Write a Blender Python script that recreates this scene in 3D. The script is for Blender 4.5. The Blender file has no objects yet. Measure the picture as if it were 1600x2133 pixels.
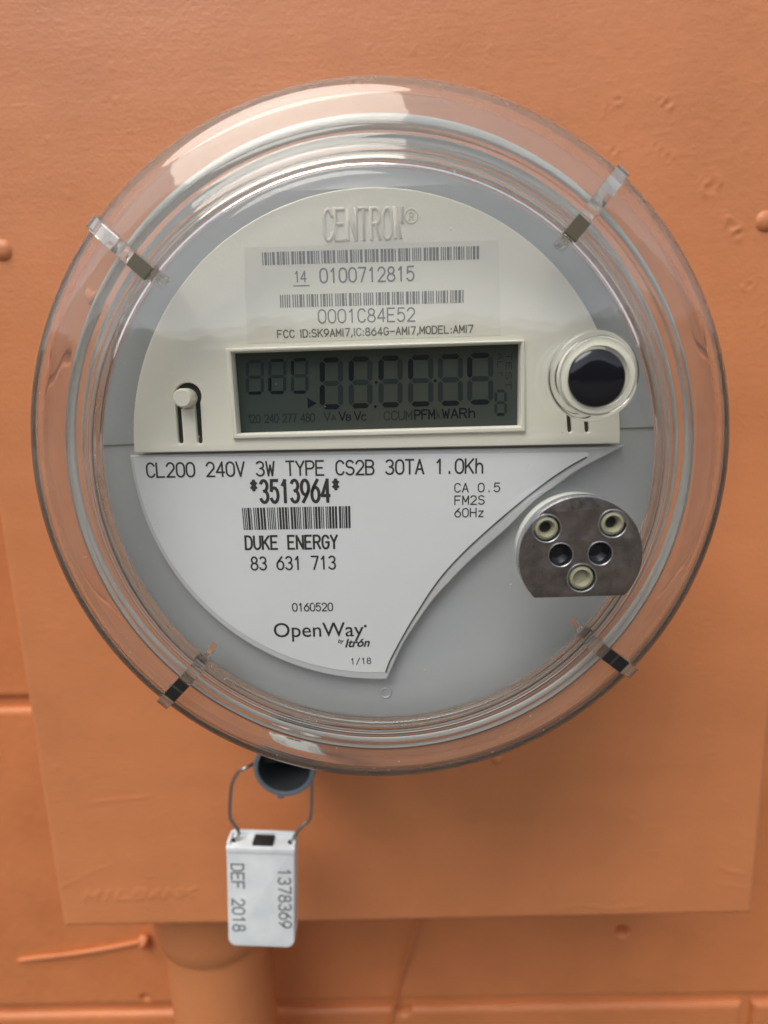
import bpy, bmesh, math, random
import numpy as np
from mathutils import Vector, Matrix

R = math.radians
scene = bpy.context.scene
col = scene.collection

# ------------------------------------------------------------------ camera
FPX = 1300.0                       # focal length in pixels of the 1600 px wide photograph
PITCH, ROLL, YAW = 0.1953, 0.0343, -0.0182
fw = np.array([math.sin(YAW) * math.cos(PITCH), math.cos(YAW) * math.cos(PITCH), -math.sin(PITCH)])
rt = np.cross(fw, [0, 0, 1.0]); rt /= np.linalg.norm(rt)
up = np.cross(rt, fw)
cr, sr = math.cos(ROLL), math.sin(ROLL)
RT, UP = cr * rt - sr * up, sr * rt + cr * up
cam_d = bpy.data.cameras.new('camera'); cam = bpy.data.objects.new('camera', cam_d); col.objects.link(cam)
m = Matrix.Identity(4)
for i in range(3):
    m[i][0], m[i][1], m[i][2] = RT[i], UP[i], -fw[i]
cam.matrix_world = m
cam_d.sensor_fit = 'HORIZONTAL'; cam_d.sensor_width = 36.0; cam_d.lens = 36.0 * FPX / 1600.0
cam_d.clip_start = 0.005; cam_d.clip_end = 3000
cam_d.dof.use_dof = True; cam_d.dof.focus_distance = 0.152; cam_d.dof.aperture_fstop = 15.5
scene.camera = cam

# ------------------------------------------------------------------ world, sun, exposure
SUN_EL, SUN_AZ = R(58), R(-28)     # azimuth measured from the camera's back, towards the left
sdir = Vector((math.sin(SUN_AZ) * math.cos(SUN_EL), -math.cos(SUN_AZ) * math.cos(SUN_EL), math.sin(SUN_EL)))
world = bpy.data.worlds.new('World'); scene.world = world; world.use_nodes = True
nt = world.node_tree
sky = nt.nodes.new('ShaderNodeTexSky'); sky.sky_type = 'NISHITA'; sky.sun_disc = False
sky.sun_elevation = SUN_EL; sky.sun_rotation = math.atan2(sdir.x, sdir.y)
sky.dust_density = 1.0; sky.air_density = 1.0; sky.ozone_density = 0.6
hs = nt.nodes.new('ShaderNodeHueSaturation'); hs.inputs['Saturation'].default_value = 0.3      # thin overcast
bg = nt.nodes['Background']; nt.links.new(sky.outputs[0], hs.inputs['Color']); nt.links.new(hs.outputs[0], bg.inputs['Color']); bg.inputs['Strength'].default_value = 0.12
sun_d = bpy.data.lights.new('sun', 'SUN'); sun = bpy.data.objects.new('sun', sun_d); col.objects.link(sun)
sun_d.energy = 1.5; sun_d.angle = R(40); sun_d.color = (1.0, 0.95, 0.87)
sun.rotation_euler = sdir.to_track_quat('Z', 'Y').to_euler(); sun.location = sdir * 5
scene.view_settings.view_transform = 'Standard'; scene.view_settings.look = 'None'
scene.view_settings.exposure = 0.74; scene.view_settings.gamma = 1.0
cy = scene.cycles
cy.max_bounces = 20; cy.transmission_bounces = 16; cy.transparent_max_bounces = 16; cy.glossy_bounces = 8
cy.use_denoising = True; cy.caustics_refractive = True; cy.caustics_reflective = True; cy.blur_glossy = 0.3
cy.sample_clamp_indirect = 6.0

# ------------------------------------------------------------------ helpers
def W(px, py, d):
    """point of the plane y = d (metres) seen at a pixel of the 1600 x 2133 photograph -> (x, z)"""
    v = fw + RT * (px - 800.0) / FPX + UP * (1066.5 - py) / FPX
    v = v * d / v[1]
    return np.array([v[0], v[2]])

def W3(px, py, d):
    a = W(px, py, d); return Vector((a[0], d, a[1]))

ROOT = {}
def tag(o, label=None, cat=None, group=None, kind=None):
    for k, v in (('label', label), ('category', cat), ('group', group), ('kind', kind)):
        if v: o[k] = v
    return o

def thing(name, loc, label, cat, group=None):
    o = bpy.data.objects.new(name, None); o.empty_display_size = 0.02
    col.objects.link(o); o.location = loc; ROOT[o] = Vector(loc)
    return tag(o, label, cat, group)

def root_loc(p):
    return ROOT[p] if p in ROOT else Vector((0, 0, 0))

def link(name, me, parent=None, smooth=None):
    o = bpy.data.objects.new(name, me); col.objects.link(o)
    if parent is not None:
        o.parent = parent; ROOT[o] = root_loc(parent)
        off = root_loc(parent)
        if not me.get('shifted'):
            me.transform(Matrix.Translation(-off)); me['shifted'] = 1
    if smooth is not None:
        try: me.shade_smooth_by_angle if False else None
        except Exception: pass
        set_smooth(me, smooth)
    return o

def set_smooth(me, ang):
    me.shade_smooth()
    if ang >= 180: return
    bm = bmesh.new(); bm.from_mesh(me)
    for e in bm.edges:
        if len(e.link_faces) == 2:
            e.smooth = e.calc_face_angle(0) < R(ang)
    bm.to_mesh(me); bm.free()

def mesh(name, verts, faces, mat, parent=None, smooth=None):
    me = bpy.data.meshes.new(name); me.from_pydata([tuple(v) for v in verts], [], faces); me.update()
    if mat is not None: me.materials.append(mat)
    return link(name, me, parent, smooth)

def from_bm(name, bm, mat, parent=None, smooth=None):
    bmesh.ops.recalc_face_normals(bm, faces=bm.faces)
    me = bpy.data.meshes.new(name); bm.to_mesh(me); bm.free(); me.materials.append(mat)
    return link(name, me, parent, smooth)

def plate(name, loops, d, thick, mat, parent=None, bevel=0.0, res=2, smooth=40):
    """flat sheet facing the camera: loops of (x, z) metres, front face at y = d, thick metres deep, edges rounded by bevel"""
    cu = bpy.data.curves.new(name, 'CURVE'); cu.dimensions = '2D'; cu.fill_mode = 'BOTH'
    for lp in loops:
        s = cu.splines.new('POLY'); s.points.add(len(lp) - 1); s.use_cyclic_u = True
        for p, q in zip(s.points, lp): p.co = (q[0], q[1], 0, 1)
    cu.extrude = max(thick / 2 - bevel, 1e-6); cu.bevel_depth = bevel; cu.bevel_resolution = res; cu.offset = -bevel
    t = bpy.data.objects.new('tmp', cu); col.objects.link(t)
    dg = bpy.context.evaluated_depsgraph_get()
    me = bpy.data.meshes.new_from_object(t.evaluated_get(dg)); bpy.data.objects.remove(t)
    # curve plane XY -> world XZ, curve +Z -> world -Y
    me.transform(Matrix(((1, 0, 0, 0), (0, 0, -1, d + thick / 2), (0, 1, 0, 0), (0, 0, 0, 1))))
    me.name = name; me.materials.clear(); me.materials.append(mat)
    bm = bmesh.new(); bm.from_mesh(me); bmesh.ops.remove_doubles(bm, verts=bm.verts, dist=1e-7)
    bmesh.ops.recalc_face_normals(bm, faces=bm.faces); bm.to_mesh(me); bm.free()
    return link(name, me, parent, smooth)

def lathe(name, prof, c, mat, parent=None, n=128, smooth=35, closed=False, mats=None, matidx=None):
    """prof = [(r, y)] metres revolved about the axis through (x, z) = c along y"""
    bm = bmesh.new(); rings = []
    for r, y in prof:
        if r < 1e-7: rings.append([bm.verts.new((c[0], y, c[1]))])
        else: rings.append([bm.verts.new((c[0] + r * math.cos(2 * math.pi * k / n), y, c[1] + r * math.sin(2 * math.pi * k / n))) for k in range(n)])
    L = len(rings); fcs = []
    for i in range(L if closed else L - 1):
        a, b = rings[i], rings[(i + 1) % L]
        for k in range(n):
            k2 = (k + 1) % n
            if len(a) == 1 and len(b) == 1: continue
            if len(a) == 1: f = bm.faces.new((a[0], b[k2], b[k]))
            elif len(b) == 1: f = bm.faces.new((a[k], a[k2], b[0]))
            else: f = bm.faces.new((a[k], a[k2], b[k2], b[k]))
            if matidx: f.material_index = matidx[i]
    bmesh.ops.recalc_face_normals(bm, faces=bm.faces)
    me = bpy.data.meshes.new(name); bm.to_mesh(me); bm.free()
    for mm in (mats or [mat]): me.materials.append(mm)
    return link(name, me, parent, smooth)

def circle(c, r, n=48, a0=0.0, a1=2 * math.pi, end=False):
    k = n if not end else n
    return [np.array([c[0] + r * math.cos(a0 + (a1 - a0) * i / (n - 1 if end else n)),
                      c[1] + r * math.sin(a0 + (a1 - a0) * i / (n - 1 if end else n))]) for i in range(k)]

def box(bm, c, sx, sy, sz, rot=None, bevel=0.0):
    r = bmesh.ops.create_cube(bm, size=1.0)
    vs = r['verts']
    bmesh.ops.scale(bm, vec=(sx, sy, sz), verts=vs)
    if bevel:
        es = list({e for v in vs for e in v.link_edges})
        vs = list({v for f in bmesh.ops.bevel(bm, geom=es, offset=bevel, segments=2, affect='EDGES', profile=0.5)['faces'] for v in f.verts} | {v for v in bm.verts if v.is_valid and v in vs})
    if rot is not None: bmesh.ops.rotate(bm, cent=(0, 0, 0), matrix=rot, verts=vs)
    bmesh.ops.translate(bm, vec=c, verts=vs)
    return vs

def tube(name, pts, r, mat, parent=None, n=10, sub=6):
    """round bar through 3D points (Catmull-Rom smoothed)"""
    P = [Vector(p) for p in pts]; Q = []
    for i in range(len(P) - 1):
        p0, p1, p2, p3 = P[max(i - 1, 0)], P[i], P[i + 1], P[min(i + 2, len(P) - 1)]
        for k in range(sub):
            t = k / sub
            Q.append(0.5 * ((2 * p1) + (p2 - p0) * t + (2 * p0 - 5 * p1 + 4 * p2 - p3) * t * t + (3 * p1 - p0 - 3 * p2 + p3) * t ** 3))
    Q.append(P[-1])
    bm = bmesh.new(); rings = []
    u = None
    for i, q in enumerate(Q):
        t = (Q[min(i + 1, len(Q) - 1)] - Q[max(i - 1, 0)]).normalized()
        if u is None: u = t.orthogonal().normalized()
        u = (u - t * u.dot(t)).normalized(); w = t.cross(u)
        rr = r(i / (len(Q) - 1)) if callable(r) else r
        rings.append([bm.verts.new(q + rr * (math.cos(2 * math.pi * k / n) * u + math.sin(2 * math.pi * k / n) * w)) for k in range(n)])
    for a, b in zip(rings, rings[1:]):
        for k in range(n): bm.faces.new((a[k], a[(k + 1) % n], b[(k + 1) % n], b[k]))
    bm.faces.new(rings[0]); bm.faces.new(rings[-1])
    return from_bm(name, bm, mat, parent, 50)

# ------------------------------------------------------------------ stroke lettering (own glyphs, cap height 6)
def arc(cx, cy, rx, ry, a0, a1, n=9):
    return [(cx + rx * math.cos(R(a0 + (a1 - a0) * i / (n - 1))), cy + ry * math.sin(R(a0 + (a1 - a0) * i / (n - 1)))) for i in range(n)]
O_ = arc(2, 4, 2, 2, 0, 180) + arc(2, 2, 2, 2, 180, 360); O_ = O_ + [O_[0]]
EIGHT = [arc(2, 4.55, 1.6, 1.45, -90, 270, 19), arc(2, 1.55, 2, 1.55, 90, 450, 19)]
G = {
 '0': [O_], 'O': [O_], '1': [[(0.9, 4.7), (2.2, 6), (2.2, 0)]],
 '2': [arc(2, 4.15, 1.9, 1.85, 165, -25, 12) + [(0.1, 0), (4, 0)]],
 '3': [arc(1.9, 4.55, 1.8, 1.45, 150, -90, 12) + arc(1.9, 1.6, 2.0, 1.6, 80, -155, 12)],
 '4': [[(3.0, 0), (3.0, 6), (0, 1.7), (4, 1.7)]],
 '5': [[(3.7, 6), (0.6, 6), (0.3, 3.2)] + arc(1.9, 2.0, 2.0, 2.0, 130, -150, 14)],
 '6': [[(3.2, 6), (1.2, 4.2)] + arc(2, 2, 2, 2, 150, 510, 20)],
 '7': [[(0, 6), (4, 6), (1.5, 0)]], '8': EIGHT,
 '9': [[(0.8, 0), (2.8, 1.8)] + arc(2, 4, 2, 2, -30, 330, 20)],
 'A': [[(0, 0), (2, 6), (4, 0)], [(0.7, 2), (3.3, 2)]],
 'B': [[(0, 0), (0, 6), (2.3, 6)] + arc(2.3, 4.6, 1.5, 1.4, 90, -90, 8) + [(0, 3.2)], [(2.3, 3.2)] + arc(2.3, 1.6, 1.7, 1.6, 90, -90, 8) + [(0, 0)]],
 'C': [arc(2.1, 3.9, 2.0, 2.1, 25, 180, 10) + arc(2.1, 2.1, 2.0, 2.1, 180, 335, 10)],
 'D': [[(0, 0), (0, 6), (1.8, 6)] + arc(1.8, 3.8, 2.2, 2.2, 90, 0, 6) + arc(1.8, 2.2, 2.2, 2.2, 0, -90, 6) + [(0, 0)]],
 'E': [[(3.8, 6), (0, 6), (0, 0), (3.8, 0)], [(0, 3.1), (3.1, 3.1)]],
 'F': [[(3.8, 6), (0, 6), (0, 0)], [(0, 3.1), (3.1, 3.1)]],
 'G': [arc(2.1, 3.9, 2.0, 2.1, 25, 180, 10) + arc(2.1, 2.1, 2.0, 2.1, 180, 350, 10) + [(4.1, 2.9), (2.4, 2.9)]],
 'H': [[(0, 0), (0, 6)], [(4, 0), (4, 6)], [(0, 3.1), (4, 3.1)]], 'I': [[(2, 0), (2, 6)]],
 'K': [[(0, 0), (0, 6)], [(4, 6), (0, 2.2)], [(1.4, 3.5), (4, 0)]], 'L': [[(0, 6), (0, 0), (3.7, 0)]],
 'M': [[(0, 0), (0, 6), (2, 1.8), (4, 6), (4, 0)]], 'N': [[(0, 0), (0, 6), (4, 0), (4, 6)]],
 'P': [[(0, 0), (0, 6), (2.3, 6)] + arc(2.3, 4.4, 1.7, 1.6, 90, -90, 8) + [(0, 2.8)]],
 'R': [[(0, 0), (0, 6), (2.3, 6)] + arc(2.3, 4.5, 1.7, 1.5, 90, -90, 8) + [(0, 3.0)], [(2.1, 3.0), (4, 0)]],
 'S': [arc(2, 4.55, 1.8, 1.45, 25, 255, 12) + arc(2, 1.6, 2.0, 1.6, 75, -155, 12)],
 'T': [[(0, 6), (4, 6)], [(2, 6), (2, 0)]], 'U': [[(0, 6)] + arc(2, 2, 2, 2, 180, 360, 12) + [(4, 6)]],
 'V': [[(0, 6), (2, 0), (4, 6)]], 'W': [[(0, 6), (1, 0), (2, 4.5), (3, 0), (4, 6)]], 'X': [[(0, 0), (4, 6)], [(0, 6), (4, 0)]],
 'Y': [[(0, 6), (2, 3), (4, 6)], [(2, 3), (2, 0)]],
 'h': [[(0.3, 0), (0.3, 6)], [(0.3, 2.4)] + arc(2, 2.5, 1.6, 1.6, 150, 0, 8) + [(3.6, 0)]],
 'k': [[(0.3, 0), (0.3, 6)], [(3.4, 4), (0.3, 1.6)], [(1.4, 2.5), (3.6, 0)]],
 'z': [[(0.4, 4), (3.6, 4), (0.4, 0), (3.6, 0)]],
 '*': [[(2, 6), (2, 3.4)], [(0.9, 5.4), (3.1, 4.0)], [(3.1, 5.4), (0.9, 4.0)]],
 ':': [[(2, 0), (2, 0.7)], [(2, 3), (2, 3.7)]], '.': [[(2, 0), (2, 0.7)]], ',': [[(2.2, 0.6), (1.6, -1.0)]],
 '-': [[(0.1, 2.8), (3.9, 2.8)]], '/': [[(0.3, -0.3), (3.7, 6.3)]], ' ': [],
}
NARROW = {'1': (0.7, 2.4), 'I': (1.6, 2.4), ':': (1.5, 2.5), '.': (1.5, 2.5), ',': (1.4, 2.4)}

def ribbon(P, w, z, V, F):
    """flat mitred stroke of width w along 2D polyline P at lift z, appended to V (x, y, lift) and F"""
    P = [np.array(p, float) for p in P]
    P = [p for i, p in enumerate(P) if i == 0 or np.linalg.norm(p - P[i - 1]) > 1e-7]
    for i in range(1, len(P) - 1):
        a, b = P[i] - P[i - 1], P[i + 1] - P[i]
        if a.dot(b) < -0.25 * np.linalg.norm(a) * np.linalg.norm(b):
            ribbon(P[:i + 1], w, z, V, F); ribbon(P[i:], w, z + 1.5e-6, V, F); return
    closed = len(P) > 3 and np.linalg.norm(P[0] - P[-1]) < 1e-9
    if closed: P = P[:-1]
    n = len(P); base = len(V)
    for i in range(n):
        a = P[i - 1] if (i > 0 or closed) else None
        b = P[(i + 1) % n] if (i < n - 1 or closed) else None
        d1 = (P[i] - a) if a is not None else None; d2 = (b - P[i]) if b is not None else None
        d1 = d1 / np.linalg.norm(d1) if d1 is not None else d2 / np.linalg.norm(d2)
        d2 = d2 / np.linalg.norm(d2) if d2 is not None else d1
        n1, n2 = np.array([-d1[1], d1[0]]), np.array([-d2[1], d2[0]])
        mm = n1 + n2; l = np.linalg.norm(mm)
        mm = n1 if l < 1e-6 else mm / l
        k = w / 2 / max(mm.dot(n1), 0.45)
        q = P[i].copy()
        if not closed and i == 0: q -= d2 * w * 0.35
        if not closed and i == n - 1: q += d1 * w * 0.35
        V.append((*(q + mm * k), z)); V.append((*(q - mm * k), z))
    for i in range(n if closed else n - 1):
        a, b = base + 2 * i, base + 2 * ((i + 1) % n)
        F.append((a, a + 1, b + 1, b))

def strokes(s, prop=False, gap=1.3, stretch=1.0):
    out = []; x = 0.0
    for ch in s:
        g = G[ch]; x0, x1 = (NARROW.get(ch, (0, 4)) if prop else (0, 4))
        if ch == ' ' and prop: x1 = 2.6
        for st in g: out.append([(x + (p[0] - x0), p[1]) for p in st])
        x += (x1 - x0) + gap
    return out, x - gap

def text_word(name, s, a, b, h, d, wt, mat, parent, prop=False, gap=1.3, slant=0.0, lift=0.00006):
    """lettering lying on plane y = d from pixel a to pixel b (baseline), cap height h pixels, stroke wt in glyph units"""
    st, wid = strokes(s, prop, gap)
    A, B = W(*a, d), W(*b, d); e = B - A; L = np.linalg.norm(e); e = e / L; nrm = np.array([-e[1], e[0]])
    sx = L / wid; sy = h * d / FPX / math.cos(PITCH) / 6.0
    V, F = [], []
    for i, p in enumerate(st):
        q = [((x + slant * y) * sx, y * sy) for x, y in p]
        ribbon(q, wt * sy, lift + 3e-6 * (i % 5), V, F)
    vs = [(A[0] + e[0] * x + nrm[0] * y, d - z, A[1] + e[1] * x + nrm[1] * y) for x, y, z in V]
    return mesh(name, vs, F, mat, parent)

def text(name, s, a, b, *args, **kw):
    """one lettering object per word"""
    prop = args[5] if len(args) > 5 else False; gap = args[6] if len(args) > 6 else 1.3
    tot = strokes(s, prop, gap)[1]; a, b = np.array(a, float), np.array(b, float); pos = 0
    for wd in s.split(' '):
        i = s.index(wd, pos); pos = i + len(wd)
        x0 = strokes(s[:i], prop, gap)[1] + gap if i else 0.0; x1 = strokes(s[:pos], prop, gap)[1]
        text_word(name, wd, a + (b - a) * x0 / tot, a + (b - a) * x1 / tot, *args, **kw)

def font_text(name, s, a, b, d, mat, parent, shear=0.0, offset=0.0, lift=0.00006, xh=None):
    cu = bpy.data.curves.new(name, 'FONT'); cu.body = s; cu.shear = shear; cu.offset = offset; cu.resolution_u = 4
    t = bpy.data.objects.new('tmp', cu); col.objects.link(t)
    me = bpy.data.meshes.new_from_object(t.evaluated_get(bpy.context.evaluated_depsgraph_get())); bpy.data.objects.remove(t)
    co = np.array([v.co[:] for v in me.vertices]); x0, x1 = co[:, 0].min(), co[:, 0].max()
    A, B = W(*a, d), W(*b, d); e = B - A; L = np.linalg.norm(e); e = e / L; nrm = np.array([-e[1], e[0]]); k = L / (x1 - x0)
    ky = k if xh is None else xh
    for v in me.vertices:
        x, y = (v.co.x - x0) * k, v.co.y * (k if xh is None else k * xh)
        v.co = (A[0] + e[0] * x + nrm[0] * y, d - lift, A[1] + e[1] * x + nrm[1] * y)
    me.materials.clear(); me.materials.append(mat); me.name = name
    return link(name, me, parent)

def quads(name, qs, d, mat, parent, lift=0.00006):
    """flat print: pixel quads on plane y = d"""
    V, F = [], []
    for q in qs:
        b = len(V)
        for p in q: w = W(*p, d); V.append((w[0], d - lift, w[1]))
        F.append(tuple(range(b, b + len(q))))
    return mesh(name, V, F, mat, parent)

def barcode(name, TL, TR, BR, BL, d, mat, parent, seed, groups):
    rnd = random.Random(seed); bars = []; x = 0.0
    for g in range(groups):
        for k in range(5):
            w = rnd.choice((1, 1, 2.3)); bars.append((x, x + w)); x += w + rnd.choice((0.8, 0.8, 1.0))
        x += 1.1
    x -= 1.9
    TL, TR, BR, BL = (np.array(p, float) for p in (TL, TR, BR, BL))
    return quads(name, [(BL + (BR - BL) * a / x, BL + (BR - BL) * b / x, TL + (TR - TL) * b / x, TL + (TR - TL) * a / x) for a, b in bars], d, mat, parent)

# ------------------------------------------------------------------ materials
def principled(name, base, rough=0.5, metal=0.0, spec=0.5, **kw):
    mt = bpy.data.materials.new(name); mt.use_nodes = True
    p = mt.node_tree.nodes['Principled BSDF']
    p.inputs['Base Color'].default_value = (*base, 1); p.inputs['Roughness'].default_value = rough
    p.inputs['Metallic'].default_value = metal; p.inputs['Specular IOR Level'].default_value = spec
    for k, v in kw.items(): p.inputs[k.replace('_', ' ')].default_value = v
    return mt

def tex_noise(mt, scale, detail=4, rough=0.5, stretch=(1, 1, 1)):
    t = mt.node_tree; c = t.nodes.new('ShaderNodeTexCoord'); mp = t.nodes.new('ShaderNodeMapping'); n = t.nodes.new('ShaderNodeTexNoise')
    mp.inputs['Scale'].default_value = stretch; n.inputs['Scale'].default_value = scale; n.inputs['Detail'].default_value = detail; n.inputs['Roughness'].default_value = rough
    t.links.new(c.outputs['Object'], mp.inputs['Vector']); t.links.new(mp.outputs[0], n.inputs['Vector'])
    return n

def vary(mt, noise, lo, hi, frm=0.35, to=0.65):
    """mix base colour between lo and hi by noise"""
    t = mt.node_tree; mr = t.nodes.new('ShaderNodeMapRange'); mx = t.nodes.new('ShaderNodeMix'); mx.data_type = 'RGBA'
    mr.inputs['From Min'].default_value = frm; mr.inputs['From Max'].default_value = to
    t.links.new(noise.outputs['Fac'], mr.inputs['Value']); t.links.new(mr.outputs[0], mx.inputs['Factor'])
    mx.inputs[6].default_value = (*lo, 1); mx.inputs[7].default_value = (*hi, 1)
    t.links.new(mx.outputs[2], t.nodes['Principled BSDF'].inputs['Base Color'])
    return mx

def bump(mt, layers):
    t = mt.node_tree; prev = None
    for noise, strength, dist in layers:
        b = t.nodes.new('ShaderNodeBump'); b.inputs['Strength'].default_value = strength; b.inputs['Distance'].default_value = dist
        t.links.new(noise.outputs['Fac'], b.inputs['Height'])
        if prev: t.links.new(prev.outputs[0], b.inputs['Normal'])
        prev = b
    t.links.new(prev.outputs[0], t.nodes['Principled BSDF'].inputs['Normal'])

def rough_vary(mt, noise, lo, hi):
    t = mt.node_tree; mr = t.nodes.new('ShaderNodeMapRange')
    mr.inputs['From Min'].default_value = 0.3; mr.inputs['From Max'].default_value = 0.7
    mr.inputs['To Min'].default_value = lo; mr.inputs['To Max'].default_value = hi
    t.links.new(noise.outputs['Fac'], mr.inputs['Value']); t.links.new(mr.outputs[0], t.nodes['Principled BSDF'].inputs['Roughness'])

def paint(name, base, streak, fine):
    mt = principled(name, base, 0.42)
    big = tex_noise(mt, 14, 5, 0.6)
    vary(mt, big, tuple(c * 0.93 for c in base), tuple(min(1, c * 1.06) for c in base))
    st = tex_noise(mt, 520, 4, 0.6, (0.14, 1, 1)); fn = tex_noise(mt, 700, 3, 0.6); lg = tex_noise(mt, 45, 3, 0.5, (0.5, 1, 1))
    pe = tex_noise(mt, 330, 3, 0.55, (0.8, 1, 1))
    bump(mt, [(lg, 0.14, 0.0012), (pe, 0.26, 0.0004), (st, streak, 0.0006), (fn, fine, 0.0003)])
    rough_vary(mt, tex_noise(mt, 60, 4, 0.6, (0.3, 1, 1)), 0.34, 0.52)
    return mt

ORANGE = (0.61, 0.218, 0.083)
M = {}
M['paint'] = paint('box_paint', ORANGE, 0.16, 0.5)
M['wall_paint'] = paint('wall_paint', (0.58, 0.195, 0.068), 0.4, 0.6)
M['pipe_paint'] = paint('pipe_paint', (0.60, 0.217, 0.08), 0.25, 0.3)
cr_ = principled('cream_plastic', (0.81, 0.795, 0.675), 0.48)
bump(cr_, [(tex_noise(cr_, 1500, 2, 0.5), 0.22, 0.00015)]); M['cream'] = cr_
sheet = principled('etched_sheet', (0.785, 0.77, 0.65), 0.42)
bump(sheet, [(tex_noise(sheet, 900, 2, 0.5), 0.06, 0.0001)]); M['sheet'] = sheet
gr_ = principled('grey_plastic', (0.45, 0.475, 0.48), 0.33)
bump(gr_, [(tex_noise(gr_, 1800, 2, 0.5), 0.06, 0.0001), (tex_noise(gr_, 60, 2, 0.5), 0.1, 0.0004)]); M['grey'] = gr_
M['trim'] = principled('trim_plastic', (0.62, 0.635, 0.64), 0.25)
lb = principled('silver_label', (0.56, 0.58, 0.59), 0.38, 0.0, 0.6)
vary(lb, tex_noise(lb, 35, 3), (0.74, 0.76, 0.765), (0.77, 0.79, 0.795)); M['label'] = lb
M['label_edge_line'] = principled('edge_line_grey', (0.10, 0.105, 0.105), 0.5)
M['ink'] = principled('black_ink', (0.012, 0.012, 0.014), 0.5)
M['etch'] = principled('etched_grey', (0.15, 0.148, 0.13), 0.6)
lc = principled('display_glass', (0.038, 0.047, 0.038), 0.15, 0.0, 0.3)
vary(lc, tex_noise(lc, 18, 2), (0.050, 0.064, 0.058), (0.060, 0.066, 0.054)); M['lcd'] = lc
M['seg_dark'] = principled('segment_dark', (0.005, 0.008, 0.012), 0.15)
M['seg_faint'] = principled('segment_faint', (0.022, 0.030, 0.031), 0.15)
M['dark'] = principled('black_plastic', (0.012, 0.012, 0.012), 0.6)
M['black'] = principled('black_plug', (0.008, 0.008, 0.012), 0.12)
mp_ = principled('dark_reflection_metal', (0.16, 0.135, 0.125), 0.24, 1.0)
vary(mp_, tex_noise(mp_, 220, 5, 0.65), (0.22, 0.20, 0.195), (0.36, 0.325, 0.31))  # brownish darkening stands in for the dark surroundings the metal mirrors
rough_vary(mp_, tex_noise(mp_, 500, 4), 0.24, 0.4); M['metal'] = mp_
M['zinc'] = principled('zinc_edge', (0.55, 0.57, 0.58), 0.28, 1.0)
M['stud'] = principled('stud_plastic', (0.42, 0.41, 0.28), 0.25, 0.0, 0.5, Transmission_Weight=0.35, IOR=1.5)
M['boss'] = principled('boss_plastic', (0.52, 0.52, 0.47), 0.25)
M['dust'] = principled('dust_speck', (0.62, 0.57, 0.48), 0.7)
M['rib_refraction'] = principled('rib_refraction_brown', (0.085, 0.07, 0.035), 0.3)  # brown standing in for dark refraction in the ribs
M['refraction_band'] = principled('refraction_grey', (0.58, 0.61, 0.62), 0.22)  # grey of the disc as refracted in the cover steps
M['white'] = principled('white_plastic', (0.74, 0.78, 0.79), 0.42)
wt_ = M['white']; vary(wt_, tex_noise(wt_, 90, 4), (0.70, 0.74, 0.755), (0.82, 0.855, 0.86)); bump(wt_, [(tex_noise(wt_, 400, 3), 0.12, 0.0002)])
M['seal_ink'] = principled('seal_ink', (0.20, 0.205, 0.21), 0.6)
M['wire'] = principled('steel_wire', (0.46, 0.45, 0.43), 0.36, 1.0)
cp = principled('cup_plastic', (0.15, 0.18, 0.21), 0.55, 0.0, 0.3); M['cup'] = cp; M['cup_inner_shade'] = principled('cup_inner_shade', (0.045, 0.05, 0.055), 0.45)  # inside of the cup darkened in colour to stand for shade
gd = principled('ground_gravel', (0.13, 0.11, 0.09), 0.9)
vary(gd, tex_noise(gd, 3, 6, 0.7), (0.09, 0.08, 0.065), (0.17, 0.145, 0.12)); bump(gd, [(tex_noise(gd, 20, 5, 0.7), 0.6, 0.05)]); M['ground'] = gd

wd_ = principled('horizon_blocker_green', (0.05, 0.06, 0.04), 0.9)  # dark green of the added, unseen sky blocker
vary(wd_, tex_noise(wd_, 0.35, 5, 0.7), (0.03, 0.038, 0.025), (0.075, 0.085, 0.055)); bump(wd_, [(tex_noise(wd_, 0.8, 5, 0.7), 1.0, 1.0)]); M['blocker'] = wd_

def glass_mat(name, tint=(1, 1, 1), ior=1.55, rough=0.0, haze=0.0):
    mt = bpy.data.materials.new(name); mt.use_nodes = True; t = mt.node_tree
    t.nodes.remove(t.nodes['Principled BSDF'])
    g = t.nodes.new('ShaderNodeBsdfGlass'); g.inputs['Color'].default_value = (*tint, 1); g.inputs['IOR'].default_value = ior; g.inputs['Roughness'].default_value = rough
    if haze:                                     # white scatter: slight weathering, also painting in pale sky reflections
        df = t.nodes.new('ShaderNodeBsdfDiffuse'); df.inputs[0].default_value = (0.82, 0.80, 0.76, 1)
        n = tex_noise(mt, 120, 5, 0.7); mr = t.nodes.new('ShaderNodeMapRange'); mr.inputs['From Min'].default_value = 0.3; mr.inputs['From Max'].default_value = 0.75
        mr.inputs['To Min'].default_value = haze * 0.6; mr.inputs['To Max'].default_value = haze * 1.5
        mx = t.nodes.new('ShaderNodeMixShader'); t.links.new(n.outputs['Fac'], mr.inputs['Value']); t.links.new(mr.outputs[0], mx.inputs[0])
        t.links.new(g.outputs[0], mx.inputs[1]); t.links.new(df.outputs[0], mx.inputs[2]); g = mx
    t.links.new(g.outputs[0], t.nodes['Material Output'].inputs['Surface'])
    return mt
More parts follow.
